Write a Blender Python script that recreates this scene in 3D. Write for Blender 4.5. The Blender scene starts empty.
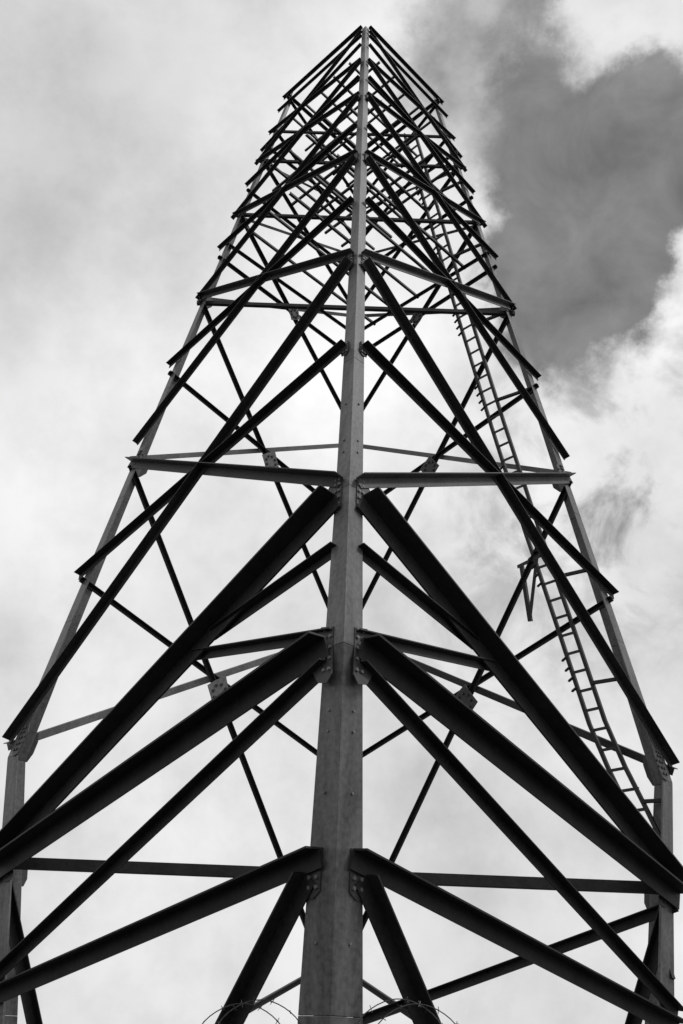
import bpy, bmesh, math, random
from mathutils import Matrix, Vector
random.seed(4)
S=bpy.context.scene
COL=S.collection
# ---------------------------------------------------------------- materials
def steel(name,base,var,rough,metal=0.0,scale=3.0,bump=True,streak=False):
    m=bpy.data.materials.new(name); m.use_nodes=True
    nt=m.node_tree; b=nt.nodes['Principled BSDF']
    tc=nt.nodes.new('ShaderNodeTexCoord')
    n1=nt.nodes.new('ShaderNodeTexNoise'); n1.inputs['Scale'].default_value=scale; n1.inputs['Detail'].default_value=5; n1.inputs['Roughness'].default_value=.65
    n2=nt.nodes.new('ShaderNodeTexNoise'); n2.inputs['Scale'].default_value=scale*9; n2.inputs['Detail'].default_value=3
    mp=nt.nodes.new('ShaderNodeMapping'); mp.inputs['Scale'].default_value=(3,3,.3) if streak else (1,1,.35)
    nt.links.new(tc.outputs['Object'],mp.inputs[0]); nt.links.new(mp.outputs[0],n1.inputs['Vector']); nt.links.new(tc.outputs['Object'],n2.inputs['Vector'])
    ad=nt.nodes.new('ShaderNodeMath'); ad.operation='MULTIPLY_ADD'; ad.inputs[1].default_value=.6
    nt.links.new(n2.outputs['Fac'],ad.inputs[0]); nt.links.new(n1.outputs['Fac'],ad.inputs[2])
    cr=nt.nodes.new('ShaderNodeValToRGB'); e=cr.color_ramp.elements
    lo=base*(1-var); hi=base*(1+var)
    e[0].position=.55; e[0].color=(lo,lo,lo,1); e[1].position=1.0; e[1].color=(hi,hi,hi,1)
    nt.links.new(ad.outputs[0],cr.inputs[0]); nt.links.new(cr.outputs[0],b.inputs['Base Color'])
    b.inputs['Roughness'].default_value=rough; b.inputs['Metallic'].default_value=metal
    if bump:
        bp=nt.nodes.new('ShaderNodeBump'); bp.inputs['Strength'].default_value=.35; bp.inputs['Distance'].default_value=.004
        nt.links.new(n2.outputs['Fac'],bp.inputs['Height']); nt.links.new(bp.outputs[0],b.inputs['Normal'])
    return m
M_LEG=steel('painted_steel_leg',.078,.6,.45,streak=True)
M_BR=steel('shaded_steel_brace',.016,.6,.55,bump=False)  # backlit shade of braces and ladder put into the base colour
M_MID=steel('sunlit_steel_brace',.055,.5,.6,bump=False)  # same steel, with the sunlight of the east face painted into its grey
M_LT=steel('lit_steel_brace',.13,.35,.6,bump=False)  # same steel, lit top flange painted in as a paler tone; bolts share it
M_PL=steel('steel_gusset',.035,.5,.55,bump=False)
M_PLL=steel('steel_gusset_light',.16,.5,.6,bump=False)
M_WIRE=steel('galvanised_wire',.07,.3,.4,.7,bump=False)
for m in (M_BR,): m.node_tree.nodes['Principled BSDF'].inputs['Specular IOR Level'].default_value=.35

# ---------------------------------------------------------------- tower frame
Z0=1.6
D=9.408
K=[(-1.6,2.82),(2.49,3.39),(13.238,1.21)]
def rad(h):
    a,b=(K[0],K[1]) if h<K[1][0] else (K[1],K[2])
    return a[1]+(b[1]-a[1])*(h-a[0])/(b[0]-a[0])
DIR={'N':Vector((0,-1,0)),'L':Vector((-1,0,0)),'R':Vector((1,0,0)),'B':Vector((0,1,0))}
C=Vector((0,D,0))
def leg(k,h): return C+DIR[k]*rad(h)+Vector((0,0,h+Z0))
def fnormal(a,b,h):
    p=leg(a,h);q=leg(b,h);s=leg(a,h+.5)
    n=(q-p).cross(s-p).normalized()
    o=DIR[a]+DIR[b]
    return n if n.dot(o)>0 else -n

tower=bpy.data.objects.new('lattice_tower',None); COL.objects.link(tower)
GROUPS={}
def grp(name,mat):
    if name not in GROUPS: GROUPS[name]=(bmesh.new(),mat)
    return GROUPS[name][0]
def extrude(bm,sec0,sec1):
    n=len(sec0)
    a=[bm.verts.new(v) for v in sec0]; b=[bm.verts.new(v) for v in sec1]
    for i in range(n): bm.faces.new((a[i],a[(i+1)%n],b[(i+1)%n],b[i]))
    bm.faces.new(a[::-1]); bm.faces.new(b)
def angle(bm,p,q,n,w,t,off=0.0,ext=0.0,stand=1,flip=False,ext0=None):
    """L-section from p to q; one flange in the face plane, other standing along n*stand"""
    d=(q-p).normalized(); p=p-d*(ext if ext0 is None else ext0); q=q+d*ext
    u=n.cross(d).normalized()
    if (u.z>0)!=flip: u=-u
    n2=d.cross(u).normalized()
    if n2.dot(n)<0: n2=-n2
    s=n2*stand
    pts=[(0,0),(w,0),(w,t),(t,t),(t,w),(0,w)]
    f=lambda o:[o+u*(x-w*.5)+n2*off+s*y for x,y in pts]
    extrude(bm,f(p),f(q))
def brace(name,mat,a,ha,b,hb,w,off=.012,ext=.05,stand=1,t=None,flip=False,ext0=None):
    n=fnormal(a,b,(ha+hb)/2) if a+b not in('LR','NB') else Vector((0,0,1))
    angle(grp(name,mat),leg(a,ha),leg(b,hb),n,w,t or max(.008,w*.1),off,ext,stand,flip,ext0)
def lerp(p,q,s): return p+(q-p)*s
# legs
def flange(h):
    T=[(-1.6,.34),(-.6,.32),(2.49,.195),(4,.16),(7.3,.12),(13.24,.078)]
    for i in range(len(T)-1):
        if h<=T[i+1][0]:
            return T[i][1]+(T[i+1][1]-T[i][1])*(h-T[i][0])/(T[i+1][0]-T[i][0])
    return .078
hs=[-1.6,0.2,2.49,3.99,5.6,7.25,9.44,11.05,12.14,13.36]
ADJ={'N':'LR','L':'NB','R':'NB','B':'LR'}
def legsec(k,h):
    p=leg(k,h); a=flange(h); t=a*.09
    u=(DIR[ADJ[k][0]]-DIR[k]).normalized(); v=(DIR[ADJ[k][1]]-DIR[k]).normalized()
    return [p+u*x+v*y for x,y in [(0,0),(a,0),(a,t),(t,t),(t,a),(0,a)]]
for k in 'NLRB':
    bm=grp('leg_'+{'N':'near','L':'west','R':'east','B':'far'}[k],M_LEG)
    for i in range(len(hs)-1): extrude(bm,legsec(k,hs[i]),legsec(k,hs[i+1]-.002))
# bolts / plates
def bolt(bm,p,n,rr=.015,hh=.014):
    u=n.orthogonal().normalized(); v=n.cross(u)
    s=[p+u*math.cos(i*math.pi/3)*rr+v*math.sin(i*math.pi/3)*rr for i in range(6)]
    extrude(bm,s,[x+n*hh for x in s])
def plate(bm,poly,n,t=.01):
    extrude(bm,poly,[x+n*t for x in poly])
def gusset_leg(k,o,h,w,hgt):
    n=fnormal(k,o,h); p=leg(k,h)
    u=(leg(o,h)-leg(k,h)).normalized(); v=(leg(k,h+.5)-leg(k,h)).normalized()
    bm=grp('gusset_plates',M_PL); p=p+n*.003
    fl=flange(h)/w
    q=[(fl*.5,-.42),(fl*.75,-.55),(fl+.12,-.5),(1,-.22),(1,.16),(fl+.1,.42),(fl*.5,.36)]
    plate(bm,[p+u*(x*w)+v*(y*hgt) for x,y in q],n,.008)
    bb=grp('bolts_small' if k!='N' else 'bolts',M_PL if k!='N' else M_LT)
    for x in (.62*fl,.88*fl,.94):
        for y in (-.34,-.16,.02,.2,.33):
            if (abs(y)>.25 or y==.2) and x>.9*fl: continue
            bolt(bb,p+u*(x*w)+v*(y*hgt)+n*.007,n,.014,.015)
for h,w,g in [(3.95,.25,.4),(2.47,.32,.5),(1.04,.34,.34),(7.25,.2,.28),(5.8,.17,.2),(9.44,.16,.2),(11.05,.14,.16)]:
    gusset_leg('N','L',h,w,g); gusset_leg('N','R',h,w,g)
for k in 'LR':
    for h,w,g in [(2.66,.25,.34),(1.43,.31,.26),(6.15,.22,.3),(8.87,.17,.22),(10.5,.14,.18)]:
        gusset_leg(k,'N',h,w,g); gusset_leg(k,'B',h,w,g)
for o in 'LR':
    n=fnormal('N',o,3)
    for h0,c in ((1.9,2),(5.0,1),(.6,1),(1.5,1),(4.4,2)):
        for j in range(c):
            h=h0+.14*j; u=(leg(o,h)-leg('N',h)).normalized()
            bolt(grp('bolts',M_LT),leg('N',h)+u*flange(h)*.55+n*.001,n,.01,.009)
# front faces
for s in 'LR':
    F='braces_front'
    fx=lambda h:-flange(h)*.68     # braces start on the inner part of the leg flange
    MH=M_BR if s=='L' else M_MID  # east horizontals take the tone with sunlight painted in
    HN='horizontals_front' if s=='L' else 'horizontals_front_sunlit'
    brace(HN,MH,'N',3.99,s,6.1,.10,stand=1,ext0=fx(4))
    brace(F,M_BR,'N',3.90,s,1.46,.18,off=.02,ext=.0,ext0=fx(4))
    p=leg('N',3.90);q=leg(s,1.46);n=fnormal('N',s,3)
    angle(grp(F,M_BR),leg('N',3.39),lerp(p,q,.34),n,.085,.01,-.02,0.02,ext0=fx(3.4))
    angle(grp(F,M_BR),leg('N',2.56),lerp(p,q,.395),n,.075,.01,-.02,0.02,ext0=fx(2.5))
    brace(F,M_BR,'N',2.52,s,1.38,.165,off=.035,ext=.02,ext0=fx(2.5))
    brace(F,M_BR,'N',2.40,s,.42,.09,off=.012,ext=.02,ext0=fx(2.5))
    brace(F,M_BR,'N',1.12,s,.3,.13,off=.02,ext=.02,ext0=-.12)
    n0=fnormal('N',s,0)
    angle(grp(F,M_BR),lerp(leg('N',1.0),leg(s,1.0),.045),lerp(leg('N',-1.6),leg(s,-1.6),.56),n0,.12,.012,.012,0,stand=1,ext0=-.02)
    # main X panels
    for hn,h2,w in [(5.81,4.6,.08),(7.22,2.72,.09),(7.27,8.87,.075),(8.41,7.7,.065),(9.40,6.48,.07),(9.46,10.5,.06),
                    (10.2,9.85,.055),(11.03,8.9,.058),(11.07,11.7,.05),(11.6,11.2,.05),(12.12,10.5,.05),(12.16,12.4,.046),
                    (12.7,12.0,.042),(13.2,11.7,.045),(13.3,13.28,.05),(13.0,12.95,.04)]:
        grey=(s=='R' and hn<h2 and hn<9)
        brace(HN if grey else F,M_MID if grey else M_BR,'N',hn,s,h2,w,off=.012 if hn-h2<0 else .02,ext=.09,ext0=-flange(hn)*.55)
    G='braces_back'
    bl=[(6.03,.6,.055),(4.5,3.33,.055),(8.75,5.0,.052),(7.5,6.86,.05),(-.9,.98,.07),
                      (10.5,8.30,.05),(9.6,9.5,.045),(9.9,9.93,.04),(11.7,10.3,.045),(11.0,11.0,.04),(12.4,11.6,.04),
                      (12.0,12.1,.038),(13.2,12.4,.038),(13.25,13.25,.045)]
    if s=='R': bl.append((1.3,.2,.09))
    for h1,hb,w in bl:
        brace(G,M_BR,s,h1,'B',hb,w,off=-.02,stand=-1)
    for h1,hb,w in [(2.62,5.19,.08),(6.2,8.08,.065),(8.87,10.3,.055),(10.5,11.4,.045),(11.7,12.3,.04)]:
        br=(s=='L' and h1<8) or h1==6.2  # horizontals that get the painted-in lit tone
        brace('horizontals_back_lit' if br else 'horizontals_back',M_LT if br else M_BR,s,h1,'B',hb,w,off=.012,stand=1)
    # crossing gussets on back faces
    for (a1,b1),(a2,b2),g in [((6.03,.6),(2.62,5.19),.2),((8.75,5.0),(6.2,8.08),.17),((10.5,8.3),(8.87,10.3),.13)]:
        d1=a1-b1; u=(a1-a2)/((a1-a2)+(b2-b1))
        pp=lerp(leg(s,a1),leg('B',b1),u); n=fnormal(s,'B',a1)
        e=(leg('B',a1)-leg(s,a1)).normalized(); v=n.cross(e)
        poly=[pp+(e*math.cos(t)+v*math.sin(t))*g*r_-n*.09 for t,r_ in zip([i*math.pi/4+.2 for i in range(8)],[1,.75,1.05,.7,1,.8,1.1,.7])]
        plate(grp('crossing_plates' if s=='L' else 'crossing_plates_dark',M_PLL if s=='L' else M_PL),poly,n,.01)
        for i in range(8): bolt(grp('bolts_back',M_PL),pp+(e*math.cos(i*.785)+v*math.sin(i*.785))*g*.5-n*.09,-n,.018,.018)
    n0=fnormal(s,'B',0)
    p0=leg(s,1.40);p1=lerp(leg(s,-1.6),leg('B',-1.6),.26)
    angle(grp(G,M_BR),p0,p1,n0,.10,.01,-.02,0,stand=-1)
    for j in range(3):
        t=.12+.17*j
        angle(grp(G,M_BR),lerp(p0,p1,t),lerp(leg(s,1.0),leg(s,-1.6),t),n0,.06,.01,-.03,0,stand=-1)
# plan bracing
for h,w in [(1.43,.10),(8.75,.05),(10.5,.045),(11.7,.04),(12.4,.035)]:
    brace('plan_bracing',M_BR,'L',h,'R',h,w,off=0)
for h,ww in ((9.9,.035),(11.3,.035),(12.5,.03)):
    for i in range(1,6):
        s=i/6
        angle(grp('plan_bracing',M_BR),lerp(leg('L',h),leg('N',h),s),lerp(leg('B',h),leg('R',h),s),Vector((0,0,1)),ww,.006)
        if h>11: angle(grp('plan_bracing',M_BR),lerp(leg('L',h),leg('B',h),s)+Vector((0,0,.045)),lerp(leg('N',h),leg('R',h),s)+Vector((0,0,.045)),Vector((0,0,1)),ww,.006)
# ladder on the east-far face
e=(DIR['B']-DIR['R']).normalized()
nf=(DIR['R']+DIR['B']).normalized()
def lp(off,h,inn=.12): return leg('R',h)+e*off-nf*inn
path=[(13.0,.6),(11,.62),(9,.64),(7.2,.64),(5.6,.62),(5.0,.6),(4.2,.58),(3.2,.56),(2.7,.5),(2.3,.36),(1.95,.18),(1.7,.08)]
bm=grp('ladder',M_BR)
def at(h):
    for i in range(len(path)-1):
        if path[i][0]>=h>=path[i+1][0]:
            t=(path[i][0]-h)/(path[i][0]-path[i+1][0]); return path[i][1]+(path[i+1][1]-path[i][1])*t
LW=.095
for i in range(len(path)-1):
    for sgn in (-LW,LW):
        angle(bm,lp(path[i][1]+sgn,path[i][0]),lp(path[i+1][1]+sgn,path[i+1][0]),nf,.04,.012,ext=.004)
h=1.8
while h<12.95:
    a=at(h); angle(bm,lp(a-LW,h),lp(a+LW,h),nf,.03,.012); h+=.22
h=2.3
while h<12.5:
    a=at(h)
    for q in range(4):
        hh=h+q*.12
        angle(bm,lp(at(hh)+LW,hh),lp(at(hh)+LW+.07,hh-.03),Vector((0,0,1)),.03,.01)
    angle(bm,lp(a-LW,h),lp(0.02,h,.02),Vector((0,0,1)),.035,.006)
    h+=1.3
# rest landing struts
for a_,b_ in (((.65,5.25),(1.0,4.5)),((.9,5.2),(1.0,4.5)),((.5,5.25),(.95,5.2))):
    angle(bm,lp(*a_),lp(*b_),nf,.045,.008)
for name,(bm,mat) in GROUPS.items():
    bmesh.ops.recalc_face_normals(bm,faces=bm.faces)
    me=bpy.data.meshes.new(name); bm.to_mesh(me); bm.free(); me.materials.append(mat)
    o=bpy.data.objects.new(name,me); COL.objects.link(o); o.parent=tower
    if name.startswith('leg'):
        md=o.modifiers.new('b','BEVEL'); md.width=.007; md.segments=2; md.limit_method='ANGLE'

# ---------------------------------------------------------------- barbed wire coil
bm=bmesh.new()
def tube(bm,pts,r,n=5):
    prev=None
    for i,p in enumerate(pts):
        d=(pts[min(i+1,len(pts)-1)]-pts[max(i-1,0)]).normalized()
        u=d.cross(Vector((.13,.3,.95))).normalized(); v=d.cross(u)
        ring=[bm.verts.new(p+u*math.cos(k*6.2832/n)*r+v*math.sin(k*6.2832/n)*r) for k in range(n)]
        if prev:
            for k in range(n): bm.faces.new((prev[k],prev[(k+1)%n],ring[(k+1)%n],ring[k]))
        prev=ring
for s in 'LR':
    a=leg('N',-.0); ax=Vector((DIR[s].x,.25,0)).normalized(); out=Vector((0,-1,0))
    a=a+out*.1+ax*.02; pts=[]; turns=2
    N_=int(turns*44)
    for i in range(N_+1):
        t=i/N_; th=t*turns*2*math.pi-1.2
        rr=.3+.02*math.sin(3*th)
        pts.append(a+ax*(.36+t*.22+rr*math.cos(th))+out*(.1*math.cos(th)+.12*t)+Vector((0,0,(.01 if s=='L' else .045)-.05*t-a.z+Z0+.27*math.sin(th))))
    tube(bm,pts,.0035)
    for i in range(0,N_,3):
        p=pts[i]; d=(pts[i+1]-p).normalized()
        for q in (0,1):
            u=d.orthogonal().normalized(); u=Matrix.Rotation(random.random()*6.28,3,d)@u
            tube(bm,[p-u*.02-d*.006,p,p+u*.02+d*.006],.0022,4)
me=bpy.data.meshes.new('barbed_wire'); bm.to_mesh(me); bm.free(); me.materials.append(M_WIRE)
COL.objects.link(bpy.data.objects.new('barbed_wire',me))

# ---------------------------------------------------------------- ground and footings
bm=bmesh.new(); bmesh.ops.create_grid(bm,x_segments=60,y_segments=60,size=1)
for v in bm.verts:
    x,y=v.co.x,v.co.y; k=lambda q:math.copysign(abs(q)**3,q)*3000
    v.co.x=k(x)+0; v.co.y=k(y)+D
    v.co.z=0
me=bpy.data.meshes.new('ground'); bm.to_mesh(me); bm.free()
g=bpy.data.objects.new('ground',me); COL.objects.link(g)
me.materials.append(steel('dry_grass_ground',.05,.5,.95,0,.8))
bm=bmesh.new()
for k in 'NLRB':
    p=leg(k,-1.6); 
    lo=[p+Vector((x*.45,y*.45,0)) for x,y in((-1,-1),(1,-1),(1,1),(-1,1))]; hi=[p+Vector((x*.33,y*.33,.22)) for x,y in((-1,-1),(1,-1),(1,1),(-1,1))]
    extrude(bm,[v-Vector((0,0,.1)) for v in lo],hi)
bmesh.ops.recalc_face_normals(bm,faces=bm.faces)
me=bpy.data.meshes.new('footings'); bm.to_mesh(me); bm.free(); me.materials.append(steel('concrete',.3,.2,.9))
o=bpy.data.objects.new('concrete_footings',me); COL.objects.link(o); o.parent=tower

# ---------------------------------------------------------------- sky
SUN_EL=math.radians(48); SUN_AZ=math.radians(105)   # azimuth from +Y towards +X
w=bpy.data.worlds.new("World"); S.world=w; w.use_nodes=True
nt=w.node_tree; nd=nt.nodes; lk=nt.links; bg=nd['Background']
def math_(op,a,b=None,c=None,clamp=False):
    m=nd.new('ShaderNodeMath'); m.operation=op; m.use_clamp=clamp
    for i,x in enumerate((a,b,c)):
        if x is None: continue
        if isinstance(x,(int,float)): m.inputs[i].default_value=x
        else: lk.new(x,m.inputs[i])
    return m.outputs[0]
def smooth(x,a,b,lo=0.,hi=1.):
    m=nd.new('ShaderNodeMapRange'); m.interpolation_type='SMOOTHSTEP'; lk.new(x,m.inputs[0])
    m.inputs[1].default_value=a; m.inputs[2].default_value=b; m.inputs[3].default_value=lo; m.inputs[4].default_value=hi
    return m.outputs[0]
sky=nd.new('ShaderNodeTexSky'); sky.sky_type='NISHITA'; sky.sun_disc=False; sky.sun_elevation=SUN_EL; sky.sun_rotation=SUN_AZ
bw=nd.new('ShaderNodeRGBToBW'); lk.new(sky.outputs[0],bw.inputs[0])
tc=nd.new('ShaderNodeTexCoord'); dirv=tc.outputs['Generated']
def noise(scale,detail,rough,off=(0,0,0),vec=None,dist=0):
    mp=nd.new('ShaderNodeMapping'); mp.inputs['Location'].default_value=off; lk.new(vec or dirv,mp.inputs[0])
    n=nd.new('ShaderNodeTexNoise'); n.inputs['Scale'].default_value=scale; n.inputs['Detail'].default_value=detail; n.inputs['Roughness'].default_value=rough; n.inputs['Distortion'].default_value=dist
    lk.new(mp.outputs[0],n.inputs['Vector']); return n
wn=noise(6,7,.64,(3,1,2))
sub=nd.new('ShaderNodeVectorMath'); sub.operation='SUBTRACT'; lk.new(wn.outputs['Color'],sub.inputs[0]); sub.inputs[1].default_value=(.5,.5,.5)
mad=nd.new('ShaderNodeVectorMath'); mad.operation='MULTIPLY_ADD'; lk.new(sub.outputs[0],mad.inputs[0]); mad.inputs[1].default_value=(.2,.2,.2); lk.new(dirv,mad.inputs[2])
warped=mad.outputs[0]
def blob(c,r0,r1,amp):
    d=nd.new('ShaderNodeVectorMath'); d.operation='DISTANCE'; lk.new(warped,d.inputs[0]); d.inputs[1].default_value=c
    return smooth(d.outputs['Value'],r1,r0,0,amp)
fb=noise(3.2,7,.55,(1.3,.2,.7)).outputs['Fac']
fb2=noise(7,8,.62,(5,2,.7)).outputs['Fac']
fb3=noise(11,8,.6,(1,7,3.3),dist=.4).outputs['Fac']
gap=None
for c,r0,r1,a in [((.225,.608,.761),.05,.16,1.0),((.227,.714,.663),.02,.11,.95),((.11,.55,.83),.04,.13,.75),((.303,.571,.763),.04,.11,.9),((.21,.66,.715),.05,.13,1)]:
    b_=blob(c,r0,r1,a); gap=b_ if gap is None else math_('ADD',gap,b_)
g2=math_('ADD',gap,math_('MULTIPLY_ADD',fb2,1.5,-.75))
gap=smooth(g2,.05,1.1)
# thinner grey undersides of cumulus east of the tower
gb=math_('ADD',math_('ADD',blob((.30,.765,.57),.02,.21,1.0),blob((.38,.60,.70),.0,.15,.9)),blob((.2,.86,.46),.0,.25,.7))
soft=math_('MULTIPLY',smooth(fb3,.40,.62),math_('MINIMUM',gb,1.0))
cl=math_('MULTIPLY_ADD',fb,7.5,1.5); cl=math_('MULTIPLY_ADD',fb2,5.4,cl)
cl=math_('SUBTRACT',cl,blob((-.263,.566,.782),.0,.4,.9))
cl=math_('ADD',cl,blob((.03,.80,.60),.0,.4,1.0))
cl=math_('ADD',cl,blob((.32,.68,.65),.0,.2,1.4))
cl=math_('SUBTRACT',cl,math_('MULTIPLY',soft,4.4))
cl=math_('MAXIMUM',cl,2.5)
clear=math_('MULTIPLY_ADD',fb3,3.8,math_('MULTIPLY',bw.outputs[0],.07))
dif=math_('SUBTRACT',clear,cl)
tot=math_('MULTIPLY_ADD',dif,math_('MULTIPLY',gap,.95),cl)
lk.new(tot,bg.inputs[0]); bg.inputs[1].default_value=.1
w.cycles.sampling_method='MANUAL'; w.cycles.sample_map_resolution=256
sd=bpy.data.lights.new('sun','SUN'); sd.energy=1.3; sd.angle=math.radians(10); sd.color=(1,1,1)
so=bpy.data.objects.new('sun',sd); COL.objects.link(so)
v=Vector((math.sin(SUN_AZ)*math.cos(SUN_EL),math.cos(SUN_AZ)*math.cos(SUN_EL),math.sin(SUN_EL)))
so.rotation_euler=v.to_track_quat('Z','Y').to_euler()
# ---------------------------------------------------------------- camera
cam=bpy.data.cameras.new("camera"); co=bpy.data.objects.new("camera",cam); COL.objects.link(co)
co.matrix_world=Matrix.Translation((0,0,1.6))@Matrix.Rotation(math.radians(.5),4,'Z')@Matrix.Rotation(math.radians(120.5),4,'X')@Matrix.Rotation(math.radians(2.3),4,'Z')
cam.sensor_fit='VERTICAL';cam.sensor_height=36;cam.lens=920*36/1024; cam.clip_end=10000; cam.clip_start=.05
S.camera=co
S.view_settings.view_transform='Standard'; S.view_settings.look='None'; S.view_settings.exposure=0
